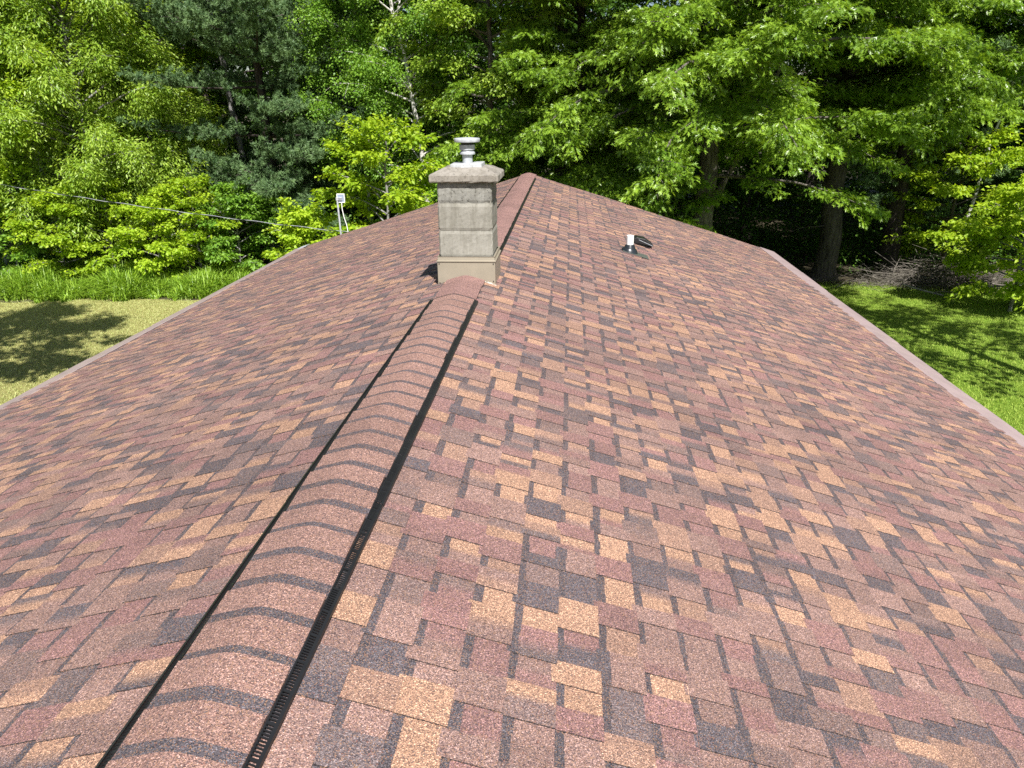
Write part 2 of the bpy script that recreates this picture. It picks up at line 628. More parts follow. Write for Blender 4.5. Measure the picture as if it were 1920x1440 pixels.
# ---------------------------------------------------------------- ridge: vents and cap shingles
NEAR = (-2.6, 5.2)
FAR = (6.32, 14.55)
CAPE = 0.149


def crest(x, raised):
    """height of the cap surface over the ridge line at offset x."""
    if raised:
        a = abs(x)
        return .0115 - S * (math.sqrt(a * a + .032 ** 2) - .032)
    a = abs(x)
    return .009 - S * (math.sqrt(a * a + .03 ** 2) - .03)


def caps(y_from, y_to, raised, seed, band=True, first=None):
    rg = np.random.default_rng(seed)
    mb = MB()
    xs = np.linspace(-.147, .147, 15) if raised else np.linspace(-.155, .155, 13)
    y = y_from if first is None else first
    while y < y_to:
        y1 = min(y + CAPE, y_to)
        base = np.array(PAL['mix']) * np.array([1.0, .95, .92]) if band == 1 else (np.array(PAL['mix']) * .35 + np.array(PAL['red']) * .6)
        base = base * rg.uniform(.92, 1.06)
        jx, jy, jz = rg.normal(0, .0024), rg.normal(0, .005), abs(rg.normal(0, .0014))
        tb = rg.uniform(.036, .047) if band == 1 else (.014 if band else .010)
        edges = [y - .02, y + tb, y1 + jy]
        hs = [.0, .0010 + jz * .5, .0050 + jz]
        for (ya, yb, ha, hb, c) in ((edges[0], edges[1], hs[0], hs[1], tuple(np.array(STRIP) * rg.uniform(.9, 1.2)) if band == 1 else tuple(base * .42)),
                                    (edges[1], edges[2], hs[1], hs[2], tuple(base))):
            for xa, xb in zip(xs[:-1], xs[1:]):
                w1, w2 = rg.normal(0, .0012), rg.normal(0, .0012)
                f1 = crest(xa, raised) + ZR
                f2 = crest(xb, raised) + ZR
                mb.quad((xa + jx, ya, f1 + ha), (xb + jx, ya, f2 + ha), (xb + jx, yb, f2 + hb), (xa + jx, yb, f1 + hb), c)
        # edges (far butt and both sides)
        for xa, xb in zip(xs[:-1], xs[1:]):
            f1, f2 = crest(xa, raised) + ZR, crest(xb, raised) + ZR
            mb.quad((xa + jx, edges[2], f1 + hs[2]), (xb + jx, edges[2], f2 + hs[2]), (xb + jx, edges[2], f2 - .004), (xa + jx, edges[2], f1 - .004), (.03, .026, .026))
        for xe in (xs[0], xs[-1]):
            f1 = crest(xe, raised) + ZR
            mb.quad((xe + jx, edges[0], f1), (xe + jx, edges[2], f1 + hs[2]), (xe + jx, edges[2], f1 - .004), (xe + jx, edges[0], f1 - .004), tuple(base * .5))
        y = y1 if y1 < y_to else y_to
        if y1 >= y_to:
            break
    return mb


def vent_rails(ya, yb, side, seed):
    rg = np.random.default_rng(seed)
    mb = MB()

    def P(x, y, h):
        return (side * x, y, ZR - S * x + h)

    y = ya
    while y < yb - .01:
        y2 = min(y + 1.22, yb)
        e = rg.normal(0, .0022)
        # body under the caps
        mb.hexa([P(.118, y, .002), P(.146, y, .002), P(.146, y2, .002), P(.118, y2, .002),
                 P(.118, y, .012), P(.143, y, .012), P(.143, y2, .012), P(.118, y2, .012)])
        # outer baffle
        tp = .0035 if side < 0 else 0.0
        mb.hexa([P(.1705 + e, y, .011), P(.1775 + e, y, .011), P(.1775 + e, y2 - .004, .011), P(.1705 + e, y2 - .004, .011),
                 P(.1685 + e, y, .0205 + tp), P(.1765 + e, y, .0195 + tp), P(.1765 + e, y2 - .004, .0195 + tp), P(.1685 + e, y2 - .004, .0205 + tp)])
        mb.hexa([P(.1485, y, .0185), P(.1525, y, .0185), P(.1525, y2, .0185), P(.1485, y2, .0185),
                 P(.1485, y, .0225), P(.1525, y, .0225), P(.1525, y2, .0225), P(.1485, y2, .0225)])
        # comb of louvre bars, a wider rib every ten
        i = 0
        yy = y + .003
        while yy < y2 - .006:
            wv = .0034 if i % 10 else .009
            mb.hexa([P(.1525, yy, .018), P(.1705 + e, yy, .016), P(.1705 + e, yy + wv, .016), P(.1525, yy + wv, .018),
                     P(.1525, yy, .0212), P(.1705 + e, yy, .0192), P(.1705 + e, yy + wv, .0192), P(.1525, yy + wv, .0212)])
            yy += (.0096 if yy < 2.1 else .0066) if i % 10 else .0150
            i += 1
        # feet down to the shingles
        for yf in np.arange(y + .05, y2 - .05, .19):
            mb.hexa([P(.1715, yf, -.004), P(.1765, yf, -.004), P(.1765, yf + .012, -.004), P(.1715, yf + .012, -.004),
                     P(.1715, yf, .012), P(.1765, yf, .012), P(.1765, yf + .012, .012), P(.1715, yf + .012, .012)])
        y = y2
    return mb


first_near = 1.14 - 24 * CAPE
rv = hp(vent_rails(NEAR[0], NEAR[1], 1, 5).build('ridge_vent', M_BLACK))
rv['label'] = 'black louvred vent strip on the near ridge, sunny side'
rv2 = hp(vent_rails(NEAR[0], NEAR[1], -1, 6).build('ridge_vent', M_BLACK))
rv3 = hp(vent_rails(FAR[0], FAR[1], 1, 7).build('ridge_vent', M_BLACK))
rv4 = hp(vent_rails(FAR[0], FAR[1], -1, 8).build('ridge_vent', M_BLACK))
o = caps(NEAR[0], NEAR[1], True, 31, True, first_near).build('ridge_cap', M_SHINGLE, col=True)
hp(o)
o = caps(NEAR[1], 5.86, False, 32, False).build('ridge_cap', M_SHINGLE, col=True)
hp(o)
o = caps(FAR[0] - .02, FAR[1], True, 33, 2).build('ridge_cap', M_SHINGLE, col=True)
hp(o)
o = caps(FAR[1], D + .02, False, 34, False).build('ridge_cap', M_SHINGLE, col=True)
hp(o)

# ---------------------------------------------------------------- chimney
CX0, CX1, CY0, CY1 = -.209, .221, 5.845, 6.275


def block_course(z0, z1, ins=0.0, jag=0.0, seed=0, nx=2):
    """one course of the stack as a subdivided shell with worn, slightly uneven faces."""
    rg = np.random.default_rng(seed)
    x0, x1, y0, y1 = CX0 + ins, CX1 - ins, CY0 + ins, CY1 - ins
    ring = []
    K = 14
    c = .012
    per = [(x0 + c, y0), (x1 - c, y0), (x1, y0 + c), (x1, y1 - c), (x1 - c, y1), (x0 + c, y1), (x0, y1 - c), (x0, y0 + c)]
    pts = []
    for i in range(8):
        a, b_ = per[i], per[(i + 1) % 8]
        m_ = K if i % 2 == 0 else 2
        for t in range(m_):
            pts.append((a[0] + (b_[0] - a[0]) * t / m_, a[1] + (b_[1] - a[1]) * t / m_))
    H = max(3, int((z1 - z0) / .022))
    V, Fq = [], []
    cx, cy = (x0 + x1) / 2, (y0 + y1) / 2
    npt = len(pts)
    for h in range(H + 1):
        z = z0 + (z1 - z0) * h / H
        tuck = .006 if h in (0, H) else 0.0
        for (px, py) in pts:
            d = rg.normal(0, jag) - tuck
            ux, uy = px - cx, py - cy
            l = max(abs(ux), abs(uy))
            V.append((px + ux / l * d, py + uy / l * d, z + (rg.normal(0, jag * .6) if 0 < h < H else 0)))
    for h in range(H):
        for i in range(npt):
            j = (i + 1) % npt
            Fq.append((h * npt + i, h * npt + j, (h + 1) * npt + j, (h + 1) * npt + i))
    Fq.append(tuple(range(npt - 1, -1, -1)))
    Fq.append(tuple(range(H * npt, (H + 1) * npt)))
    return V, Fq


b = MB()
for i, (z0, z1) in enumerate(((3.7, 4.297), (4.302, 4.511), (4.514, 4.722))):
    b.add(*block_course(z0, z1, 0, .0007, 70 + i))
b.box(CX0 + .008, CX1 - .008, CY0 + .008, CY1 - .008, 3.8, 4.88)      # mortar core seen in the joints
chim = hp(b.build('chimney', M_BLOCK))
b = MB()
b.add(*block_course(4.725, 4.884, .003, .0011, 81))
sub(b.build('rough_block', M_ROUGH), chim)
# poured crown
b = MB()
ov = .044
X0, X1, YA, YB = CX0 - ov - .006, CX1 + ov + .012, CY0 - ov + .006, CY1 + ov
rg = np.random.default_rng(9)
rows = []
NP = 16


def ringpts(x0, x1, y0, y1, z, jag):
    p = []
    for (a, c_) in (((x0, y0), (x1, y0)), ((x1, y0), (x1, y1)), ((x1, y1), (x0, y1)), ((x0, y1), (x0, y0))):
        for t in range(NP):
            p.append((a[0] + (c_[0] - a[0]) * t / NP + rg.normal(0, jag), a[1] + (c_[1] - a[1]) * t / NP + rg.normal(0, jag), z + rg.normal(0, jag)))
    return p


rr = [ringpts(X0 + .006, X1 - .006, YA + .006, YB - .006, 4.886, .0014), ringpts(X0, X1, YA, YB, 4.894, .0016), ringpts(X0, X1, YA, YB, 4.936, .0016),
      ringpts(X0 + .008, X1 - .008, YA + .008, YB - .008, 4.944, .0016)]
for t in (.35, .7, 1.0):
    rr.append(ringpts(X0 + .008 + .10 * t, X1 - .008 - .10 * t, YA + .008 + .10 * t, YB - .008 - .10 * t, 4.944 + .045 * t, .0018))
v = [p for r_ in rr for p in r_]
m4 = NP * 4
f = []
for j in range(len(rr) - 1):
    for i in range(m4):
        k = (i + 1) % m4
        f.append((j * m4 + i, j * m4 + k, (j + 1) * m4 + k, (j + 1) * m4 + i))
f.append(tuple(range(m4 - 1, -1, -1)))
f.append(tuple(range((len(rr) - 1) * m4, len(rr) * m4)))
b.add(v, f)
sub(b.build('chimney_crown', M_CAPC), chim)
# metal apron round the foot
b = MB()
fx0, fx1, fy0, fy1 = CX0 - .016, CX1 + .018, CY0 - .018, CY1 + .016


def rz(x, y=0):
    return ZR - S * abs(x)


t = .004
for (p0, p1, nrm) in (((fx0, fy0), (fx1, fy0), (0, -1)), ((fx1, fy0), (fx1, fy1), (1, 0)), ((fx1, fy1), (fx0, fy1), (0, 1)), ((fx0, fy1), (fx0, fy0), (-1, 0))):
    segs = 8 if nrm[0] == 0 else 1
    for q in range(segs):
        a = (p0[0] + (p1[0] - p0[0]) * q / segs, p0[1] + (p1[1] - p0[1]) * q / segs)
        c_ = (p0[0] + (p1[0] - p0[0]) * (q + 1) / segs, p0[1] + (p1[1] - p0[1]) * (q + 1) / segs)
        b.quad((a[0], a[1], rz(a[0]) + .008), (c_[0], c_[1], rz(c_[0]) + .008), (c_[0], c_[1], 4.268), (a[0], a[1], 4.268))
    o1, o2 = .004, .012
    nx_, ny_ = nrm

    def off(p, d):
        sx = 1 if p[0] > 0 else -1
        sy = 1 if p[1] > (fy0 + fy1) / 2 else -1
        return (p[0] + sx * d, p[1] + sy * d)
    # hemmed drip line and the receiver strip leaning back to the block
    a, c_ = p0, p1
    steps = [(0.0, 4.268), (.007, 4.271), (.007, 4.279), (-.003, 4.283), (-.005, 4.306), (-.001, 4.312)]
    for (d1, z1), (d2, z2) in zip(steps[:-1], steps[1:]):
        A1, C1, A2, C2 = off(a, d1), off(c_, d1), off(a, d2), off(c_, d2)
        b.quad((*A1, z1), (*C1, z1), (*C2, z2), (*A2, z2))
    A1, C1, A2, C2 = off(a, -.001), off(c_, -.001), off(a, -.014), off(c_, -.014)
    b.quad((*A1, 4.312), (*C1, 4.312), (*C2, 4.3105), (*A2, 4.3105))
fl = b.build('flashing', M_TAN)
sub(fl, chim)
for (x, z) in ((fx0 + .014, 4.255), (fx1 - .014, 4.255), (fx0 + .014, 4.10), (fx1 - .014, 4.115)):
    b = MB()
    b.box(x - .004, x + .004, fy0 - .005, fy0 - .0005, z - .004, z + .004)
    sub(b.build('screw', M_DECK), chim)
b = MB()
rg = np.random.default_rng(3)
xs_ = np.linspace(.02, fx1 + .01, 30)   # ragged bead of sealant on the right foot of the apron
b.tube([(x, fy0 - .002 + rg.normal(0, .0012), rz(x) + .009 + rg.normal(0, .0015)) for x in xs_], np.clip(rg.normal(.0035, .0028, 30), .0008, .009), 7)
sub(b.build('sealant', M_SEAL), chim)

# flue vent on the crown
FXc, FYc = .012, 6.055
b = MB()
rg = np.random.default_rng(2)
b.add([(FXc - .125, FYc - .12, 4.980), (FXc + .125, FYc - .12, 4.982), (FXc + .125, FYc + .12, 4.982), (FXc - .125, FYc + .12, 4.98),
       (FXc - .122, FYc - .118, 5.012), (FXc + .122, FYc - .118, 5.016), (FXc + .123, FYc + .118, 5.018), (FXc - .122, FYc + .118, 5.014)],
      [(0, 3, 2, 1), (4, 5, 6, 7), (0, 1, 5, 4), (1, 2, 6, 5), (2, 3, 7, 6), (3, 0, 4, 7)])
o = b.build('flue_plate', M_MORTAR, bevel=.004)
sub(o, chim)
b = MB()
b.lathe([(.040, 5.01), (.040, 5.075), (.041, 5.078), (.060, 5.079), (.062, 5.086), (.058, 5.098), (.048, 5.108), (.046, 5.110), (.060, 5.112), (.061, 5.150), (.052, 5.152), (.045, 5.152)], FXc, FYc, 32)
sub(b.build('flue_pipe', M_GALV, smooth=True), chim)
b = MB()
b.lathe([(.05, 5.150), (.05, 5.178), (.01, 5.178)], FXc, FYc, 24)  # black drum: the shade of the gap under the lid, put in as colour
sub(b.build('flue_gap_shade', M_BLACK, smooth=True), chim)
b = MB()
b.lathe([(.02, 5.174), (.093, 5.173), (.099, 5.171), (.101, 5.174), (.102, 5.194), (.100, 5.199), (.094, 5.201), (.03, 5.206), (.005, 5.207)], FXc, FYc, 40)
sub(b.build('flue_lid', M_GALV, smooth=True), chim)

# plumbing stack on the right slope
VX, VY = 1.60, 9.56
VZ = ZR - S * VX
b = MB()
b.lathe([(.046, VZ - .05), (.046, VZ + .215), (.040, VZ + .217), (.038, VZ + .17), (.004, VZ + .165)], VX, VY, 28)
vp = hp(b.build('plumbing_vent', M_PVC, smooth=True))
b = MB()
n = 28
pr = [(.105, .008), (.098, .03), (.085, .052), (.074, .056), (.062, .085), (.055, .10), (.049, .102)]
k = []
for r_, h in pr:
    tl = max(0, 1 - h / .1)
    for i in range(n):
        a = 2 * pi * i / n
        k.append((VX + r_ * cos(a), VY + r_ * sin(a), VZ + h - S * r_ * cos(a) * tl))
b.add(k, [(j * n + i, j * n + (i + 1) % n, (j + 1) * n + (i + 1) % n, (j + 1) * n + i) for j in range(len(pr) - 1) for i in range(n)])
sub(b.build('vent_boot', M_RUBBER, smooth=True), vp)
b = MB()


def RP(x, y, h):
    return (x, y, ZR - S * x + h)


b.hexa([RP(VX - .09, VY - .13, .009), RP(VX + .24, VY - .13, .009), RP(VX + .24, VY + .13, .009), RP(VX - .09, VY + .13, .009),
        RP(VX - .09, VY - .13, .012), RP(VX + .24, VY - .13, .012), RP(VX + .24, VY + .13, .012), RP(VX - .09, VY + .13, .012)])
sub(b.build('vent_flange', M_FLANGE), vp)
# hooded exhaust vent a step beyond it
HX, HY = 1.85, 10.55
b = MB()
prof = [(-.14, .012), (-.14, .055), (-.085, .092), (.03, .105), (.145, .06), (.145, .035)]
v = [RP(HX + x, HY - .11, h) for x, h in prof] + [RP(HX + x * .96, HY + .15, h * .95) for x, h in prof]
m_ = len(prof)
b.add(v, [(i, i + 1, m_ + i + 1, m_ + i) for i in range(m_ - 1)] + [tuple(range(m_ - 1, -1, -1)), tuple(range(m_, 2 * m_))])
ev = hp(b.build('exhaust_vent', M_BLACK, bevel=.006))
b = MB()
b.hexa([RP(HX - .18, HY - .14, .008), RP(HX + .10, HY - .14, .008), RP(HX + .10, HY + .19, .008), RP(HX - .18, HY + .19, .008),
        RP(HX - .18, HY - .14, .011), RP(HX + .10, HY - .14, .011), RP(HX + .10, HY + .19, .011), RP(HX - .18, HY + .19, .011)])
b.hexa([RP(HX + .10, HY - .06, .009), RP(HX + .13, HY - .06, .009), RP(HX + .13, HY + .06, .009), RP(HX + .10, HY + .06, .009),
        RP(HX + .10, HY - .06, .03), RP(HX + .13, HY - .06, .03), RP(HX + .13, HY + .06, .03), RP(HX + .10, HY + .06, .03)])
sub(b.build('vent_base', M_BLACK), ev)
b = MB()
b.hexa([RP(HX - .06, HY - .1165, .066), RP(HX + .135, HY - .1165, .04), RP(HX + .135, HY - .112, .04), RP(HX - .06, HY - .112, .066),
        RP(HX - .06, HY - .1165, .072), RP(HX + .135, HY - .1165, .046), RP(HX + .135, HY - .112, .046), RP(HX - .06, HY - .112, .072)])
sub(b.build('vent_trim', M_GALV), ev)

# ---------------------------------------------------------------- antenna and service wire
an = empty('antenna', (-3.985, 15.42, 2.3), 'white square panel antenna on a thin mast behind the far left roof edge', 'antenna')


def ap(o):
    o.parent = an
    o.matrix_parent_inverse = Matrix.Translation((3.985, -15.42, -2.3))
    return o


b = MB()
b.tube([(-3.975, 15.42, 2.3), (-3.985, 15.42, 2.9), (-4.0, 15.42, 3.66)], .019, 12)
ap(b.build('mast', M_GALV, smooth=True))
b = MB()
b.box(-4.01, -3.855, 15.45, 15.478, 3.555, 3.725)
ap(b.build('panel', metal_mat('grey_blue_plastic', (.24, .28, .37), .5, dirt=.08), bevel=.01))
b = MB()
for (x0, x1, z0, z1) in ((-4.015, -3.85, 3.717, 3.731), (-4.015, -3.85, 3.549, 3.562), (-4.016, -4.003, 3.562, 3.717), (-3.862, -3.849, 3.562, 3.717)):
    b.box(x0, x1, 15.444, 15.484, z0, z1)
ap(b.build('panel_rim', M_PVC, bevel=.004))
b = MB()
b.box(-3.985, -3.90, 15.425, 15.452, 3.635, 3.665)
b.box(-3.985, -3.90, 15.425, 15.452, 3.60, 3.615)
b.box(-4.02, -3.97, 15.395, 15.448, 3.60, 3.66)
ap(b.build('bracket', M_GALV, bevel=.003))
b = MB()
b.tube([(-3.915, 15.43, 3.56), (-3.915, 15.43, 3.42), (-3.89, 15.43, 3.25), (-3.85, 15.43, 3.1), (-3.835, 15.43, 2.98), (-3.84, 15.42, 2.85), (-3.86, 15.4, 2.6)], .0085, 7)
ap(b.build('cable', M_PVC, smooth=True))

A, B_ = np.array([-20.5, 17.6, 5.15]), np.array([-3.55, 15.36, 2.93])
pts = []
for i in range(201):
    t = i / 200
    p = A + (B_ - A) * t
    p[2] -= .42 * 4 * t * (1 - t) * .55
    pts.append(p)
pts = np.array(pts)
pole_wire = empty('service_wire', tuple(B_), 'twisted overhead service wire running from the left woods to the far gable', 'wire')


def wp(o):
    o.parent = pole_wire
    o.matrix_parent_inverse = Matrix.Translation(tuple(-B_))
    return o


L_ = np.linalg.norm(np.gradient(pts, axis=0), axis=1).cumsum()
for j, (nm, mm) in enumerate((('bare_strand', M_GALV), ('black_strand', M_BLACK))):
    q = pts.copy()
    ph = L_ * 2 * pi / 1.05 + pi * j
    q[:, 2] += .009 * np.sin(ph)
    q[:, 1] += .009 * np.cos(ph)
    b = MB()
    b.tube(q, .0048, 6)
    wp(b.build(nm, mm, smooth=True))


# ---------------------------------------------------------------- vegetation
def leaf_arrays(P, Dr, Nn, Ln, Wd, shape, rg):
    """P base (n,3), Dr direction, Nn rough normal, Ln length (n,), Wd width factor."""
    n = len(P)
    Dr = norm(Dr)
    Bs = norm(np.cross(Nn, Dr))
    Nn = np.cross(Dr, Bs)
    L = Ln[:, None]
    W = L * Wd
    if shape == 'simple':
        fold = rg.uniform(.02, .22, (n, 1)) * W
        v = np.stack([P, P + Dr * L * .42 + Bs * W * .5 + Nn * fold, P + Dr * L - Nn * L * rg.uniform(.0, .22, (n, 1)),
                      P + Dr * L * .42 - Bs * W * .5 + Nn * fold], 1)
        i = np.arange(n)[:, None] * 4
        F_ = np.concatenate([i + np.array([[0, 2, 1]]), i + np.array([[0, 3, 2]])])
        return v.reshape(-1, 3), F_, 4
    # lobed leaf: a kite blade and two pairs of pointed side lobes
    fold = rg.uniform(.03, .2, (n, 1)) * W
    curl = Nn * L * rg.uniform(.02, .25, (n, 1))
    mid = lambda t: P + Dr * L * t - curl * t * t
    parts = [P, mid(.55) + Bs * W * .20, mid(1.0), mid(.55) - Bs * W * .20]
    for s in (1, -1):
        for (ta, tb, tt, ww) in ((.16, .36, .50, .42), (.42, .64, .80, .50)):
            parts += [mid(ta), mid(tt) + s * Bs * W * ww + Nn * fold, mid(tb)]
    v = np.stack(parts, 1)
    k = v.shape[1]
    i = np.arange(n)[:, None] * k
    F_ = [i + np.array([[0, 2, 1]]), i + np.array([[0, 3, 2]])]
    for q in range(4):
        F_.append(i + np.array([[4 + 3 * q, 5 + 3 * q, 6 + 3 * q]]))
    return v.reshape(-1, 3), np.concatenate(F_), k


class Wood:
    def __init__(s):
        s.V, s.F, s.n = [], [], 0

    def tube(s, P, R, n=5):
        v, f = tube_arrays(P, R, n)
        s.V.append(v)
        s.F.append(f + s.n)
        s.n += len(v)

    def build(s, name, m, parent):
        return fast(name, np.concatenate(s.V), [np.concatenate(s.F)], m, parent, smooth=True)


def make_tree(name, label, cat, px=None, dist=None, xy=None, h=12.0, base=3.0, R=3.0, r=.16, limbs=34, twigs=13, per=26, leaf=.12, wf=.62,
              shape='simple', L=L_MAPLE, bark=M_BARK, seed=0, group=None, droop=.35, rise=(.05, .8), twl=(.35, .95), lean=(0, 0),
              forks=(), prof='oval', upn=.9, extra=(), tint_y=.0, dead=0, front=0.0, topcut=None, skip=(), cloud=.10, tel=.22, vsp=.45, clear=0.0):
    """trunk with limbs, limbs with flat sprays of twigs, twigs set with leaves."""
    rg = np.random.default_rng(seed)
    x, y = xy if xy else ground_at(px, dist)
    root = empty(name, (x, y, 0), label, cat, group)
    wood = Wood()
    K = 12
    tz = np.linspace(0, 1, K)
    wob = np.cumsum(rg.normal(0, .05, (K, 2)), 0) * (h / 10)
    T = np.stack([lean[0] * tz + wob[:, 0], lean[1] * tz + wob[:, 1], h * tz], -1)
    T[0, :2] = 0
    tr = r * (1 - tz) ** .8 + .012
    tr[0] *= 1.45
    T2 = np.insert(T, 1, T[0] + (T[1] - T[0]) * .25, 0)
    tr2 = np.insert(tr, 1, r * 1.04)
    wood.tube(T2, tr2, 10)

    def trunk_at(z):
        t = np.clip(z / h, 0, 1)
        return np.array([np.interp(t, tz, T[:, i]) for i in range(3)]), np.interp(t, tz, tr)

    starts, dirs, lens = [], [], []

    def limb(p0, az, length, el, rad, ntw, drp):
        m_ = 8
        s_ = np.linspace(0, 1, m_)
        hd = np.array([sin(az), cos(az)])
        bend = rg.normal(0, .12)
        ang = az + bend * s_ * 2
        step = length / (m_ - 1)
        e = el - drp * s_ ** 1.6 * 1.5 + rg.normal(0, .06, m_)
        d = np.stack([np.sin(ang) * np.cos(e), np.cos(ang) * np.cos(e), np.sin(e)], -1)
        P = p0 + np.concatenate([[np.zeros(3)], np.cumsum(d[:-1] * step, 0)])
        wood.tube(P, rad * (1 - s_) ** .9 + .006, 5)
        for q in range(ntw):
            t = rg.uniform(.22, 1.0) ** .8
            pp = np.array([np.interp(t, s_, P[:, i]) for i in range(3)])
            dd = np.array([np.interp(t, s_, d[:, i]) for i in range(3)])
            a2 = math.atan2(dd[0], dd[1]) + (1 if q % 2 else -1) * rg.uniform(.3, 1.25)
            e2 = math.asin(np.clip(dd[2], -1, 1)) * .4 + rg.normal(.05, tel)
            starts.append(pp)
            dirs.append((sin(a2) * cos(e2), cos(a2) * cos(e2), sin(e2)))
            lens.append(rg.uniform(*twl) * (1.15 - .45 * t) * min(1, .45 + length / 3))
        starts.append(P[-2]); dirs.append(d[-1]); lens.append(rg.uniform(*twl))
        return P

    for i in range(limbs):
        t = (i + rg.uniform(0, 1)) / limbs
        z = base + (h * .985 - base) * t
        if any(a <= z <= c for a, c in skip):
            continue
        p0, rad0 = trunk_at(z)
        az = i * 2.399 + rg.normal(0, .35)
        if front > 0 and rg.random() < front:        # limbs reach out to the light of the clearing
            az = pi + rg.normal(0, .95)
        if clear and abs((az - pi + pi) % (2 * pi) - pi) < .75 and rg.random() < clear:   # keeps the stem in sight
            continue
        if prof == 'oval':
            f_ = (sin(pi * min(1, .16 + .84 * t)) ** .7) * .95 + .12
        elif prof == 'cone':
            f_ = 1.05 - .9 * t
        elif prof == 'wide':
            f_ = 1.0 - .55 * t ** 2
        else:
            f_ = .8
        length = R * f_ * rg.uniform(.75, 1.12)
        el = rise[0] + (rise[1] - rise[0]) * t + rg.normal(0, .1)
        limb(p0, az, length, el, min(rad0 * .5, .010 + .010 * length), int(twigs * (.5 + .6 * length / R)), droop * rg.uniform(.6, 1.3))
    for (z, az, length, el, drp, nt_) in extra:
        p0, rad0 = trunk_at(z)
        limb(p0, az, length, el, min(rad0 * .5, .012 + .011 * length), nt_, drp)
    for (z, az, length, el, rad) in forks:          # a second leader
        p0, _ = trunk_at(z)
        m_ = 7
        s_ = np.linspace(0, 1, m_)
        e = el + (1.35 - el) * s_ ** 1.3
        d = np.stack([sin(az) * np.cos(e), cos(az) * np.cos(e), np.sin(e)], -1)
        P = p0 + np.concatenate([[np.zeros(3)], np.cumsum(d[:-1] * (length / (m_ - 1)), 0)])
        wood.tube(P, rad * (1 - .8 * s_), 9)
        for q in range(8):
            t = .35 + .65 * q / 8
            pp = np.array([np.interp(t, s_, P[:, i]) for i in range(3)])
            limb(pp, rg.uniform(0, 2 * pi), R * rg.uniform(.5, .9), .25, .04, twigs, droop)
    starts, dirs, lens = np.array(starts), np.array(dirs), np.array(lens)
    if topcut is not None:
        k = starts[:, 2] < topcut
        starts, dirs, lens = starts[k], dirs[k], lens[k]
    # twigs
    for i in range(0, len(starts), 2):
        m_ = np.linspace(0, 1, 4)[:, None]
        P = starts[i] + dirs[i] * lens[i] * m_ - np.array([0, 0, 1]) * (m_ ** 2) * lens[i] * droop * .45
        wood.tube(P, np.array([.009, .007, .005, .003]), 3)
    for i in range(dead):                            # bare dead sticks low on the trunk
        z = rg.uniform(base * .25, base * 1.05)
        p0, _ = trunk_at(z)
        az = rg.uniform(pi * .5, pi * 1.5)
        P = [p0]
        d = np.array([sin(az), cos(az), rg.uniform(-.25, .25)])
        for q in range(6):
            d = norm(d + rg.normal(0, .22, 3))
            P.append(P[-1] + d * rg.uniform(.15, .4))
        wood.tube(np.array(P), np.linspace(.022, .004, 7), 4)
        for q in range(3):
            a = P[2 + q]
            dd = norm(d + rg.normal(0, .7, 3))
            wood.tube(np.array([a, a + dd * .3, a + dd * .55 + rg.normal(0, .06, 3)]), np.array([.010, .007, .003]), 3)
    wood.build('trunk', bark, root)
    # leaves
    cnt = np.maximum(4, (per * DENS * (lens / np.mean(lens)) * rg.uniform(.55, 1.35, len(lens))).astype(int))
    idx = np.repeat(np.arange(len(starts)), cnt)
    n = len(idx)
    s_ = rg.uniform(.1, 1.08, n)
    st, dr, ln = starts[idx], dirs[idx], lens[idx]
    hz = norm(np.cross(dr, np.array([0, 0, 1.0])))
    side = rg.choice([-1.0, 1.0], n)
    wspread = cloud + .10 * ln
    P = st + dr * (s_ * ln)[:, None]
    P[:, 2] -= (s_ ** 2) * ln * droop * .45
    P += hz * (side * np.abs(rg.normal(0, 1, n)) * wspread * (1.1 - .5 * s_))[:, None]
    P += rg.normal(0, 1, (n, 3)) * np.array([.04, .04, cloud * vsp])
    dl = norm(dr * rg.uniform(.3, 1.0, n)[:, None] + hz * (side * rg.uniform(.2, 1.1, n))[:, None] + rg.normal(0, .35, (n, 3)))
    dl[:, 2] -= rg.uniform(.05, 1.0, n) * (droop * 1.5 + .15)
    nn = norm(np.array([0, 0, upn]) + rg.normal(0, .55, (n, 3)))
    Ls = leaf * rg.uniform(.65, 1.25, n)
    V, F_, k = leaf_arrays(P, dl, nn, Ls, wf, shape, rg)
    spray = rg.uniform(0, 1, len(starts))[idx]
    tint = np.clip(.42 * spray + .58 * rg.uniform(0, 1, n) ** 1.2 + tint_y, 0, 1)
    fast('crown', V, [F_], L, root, tint=np.repeat(tint, k))
    return root


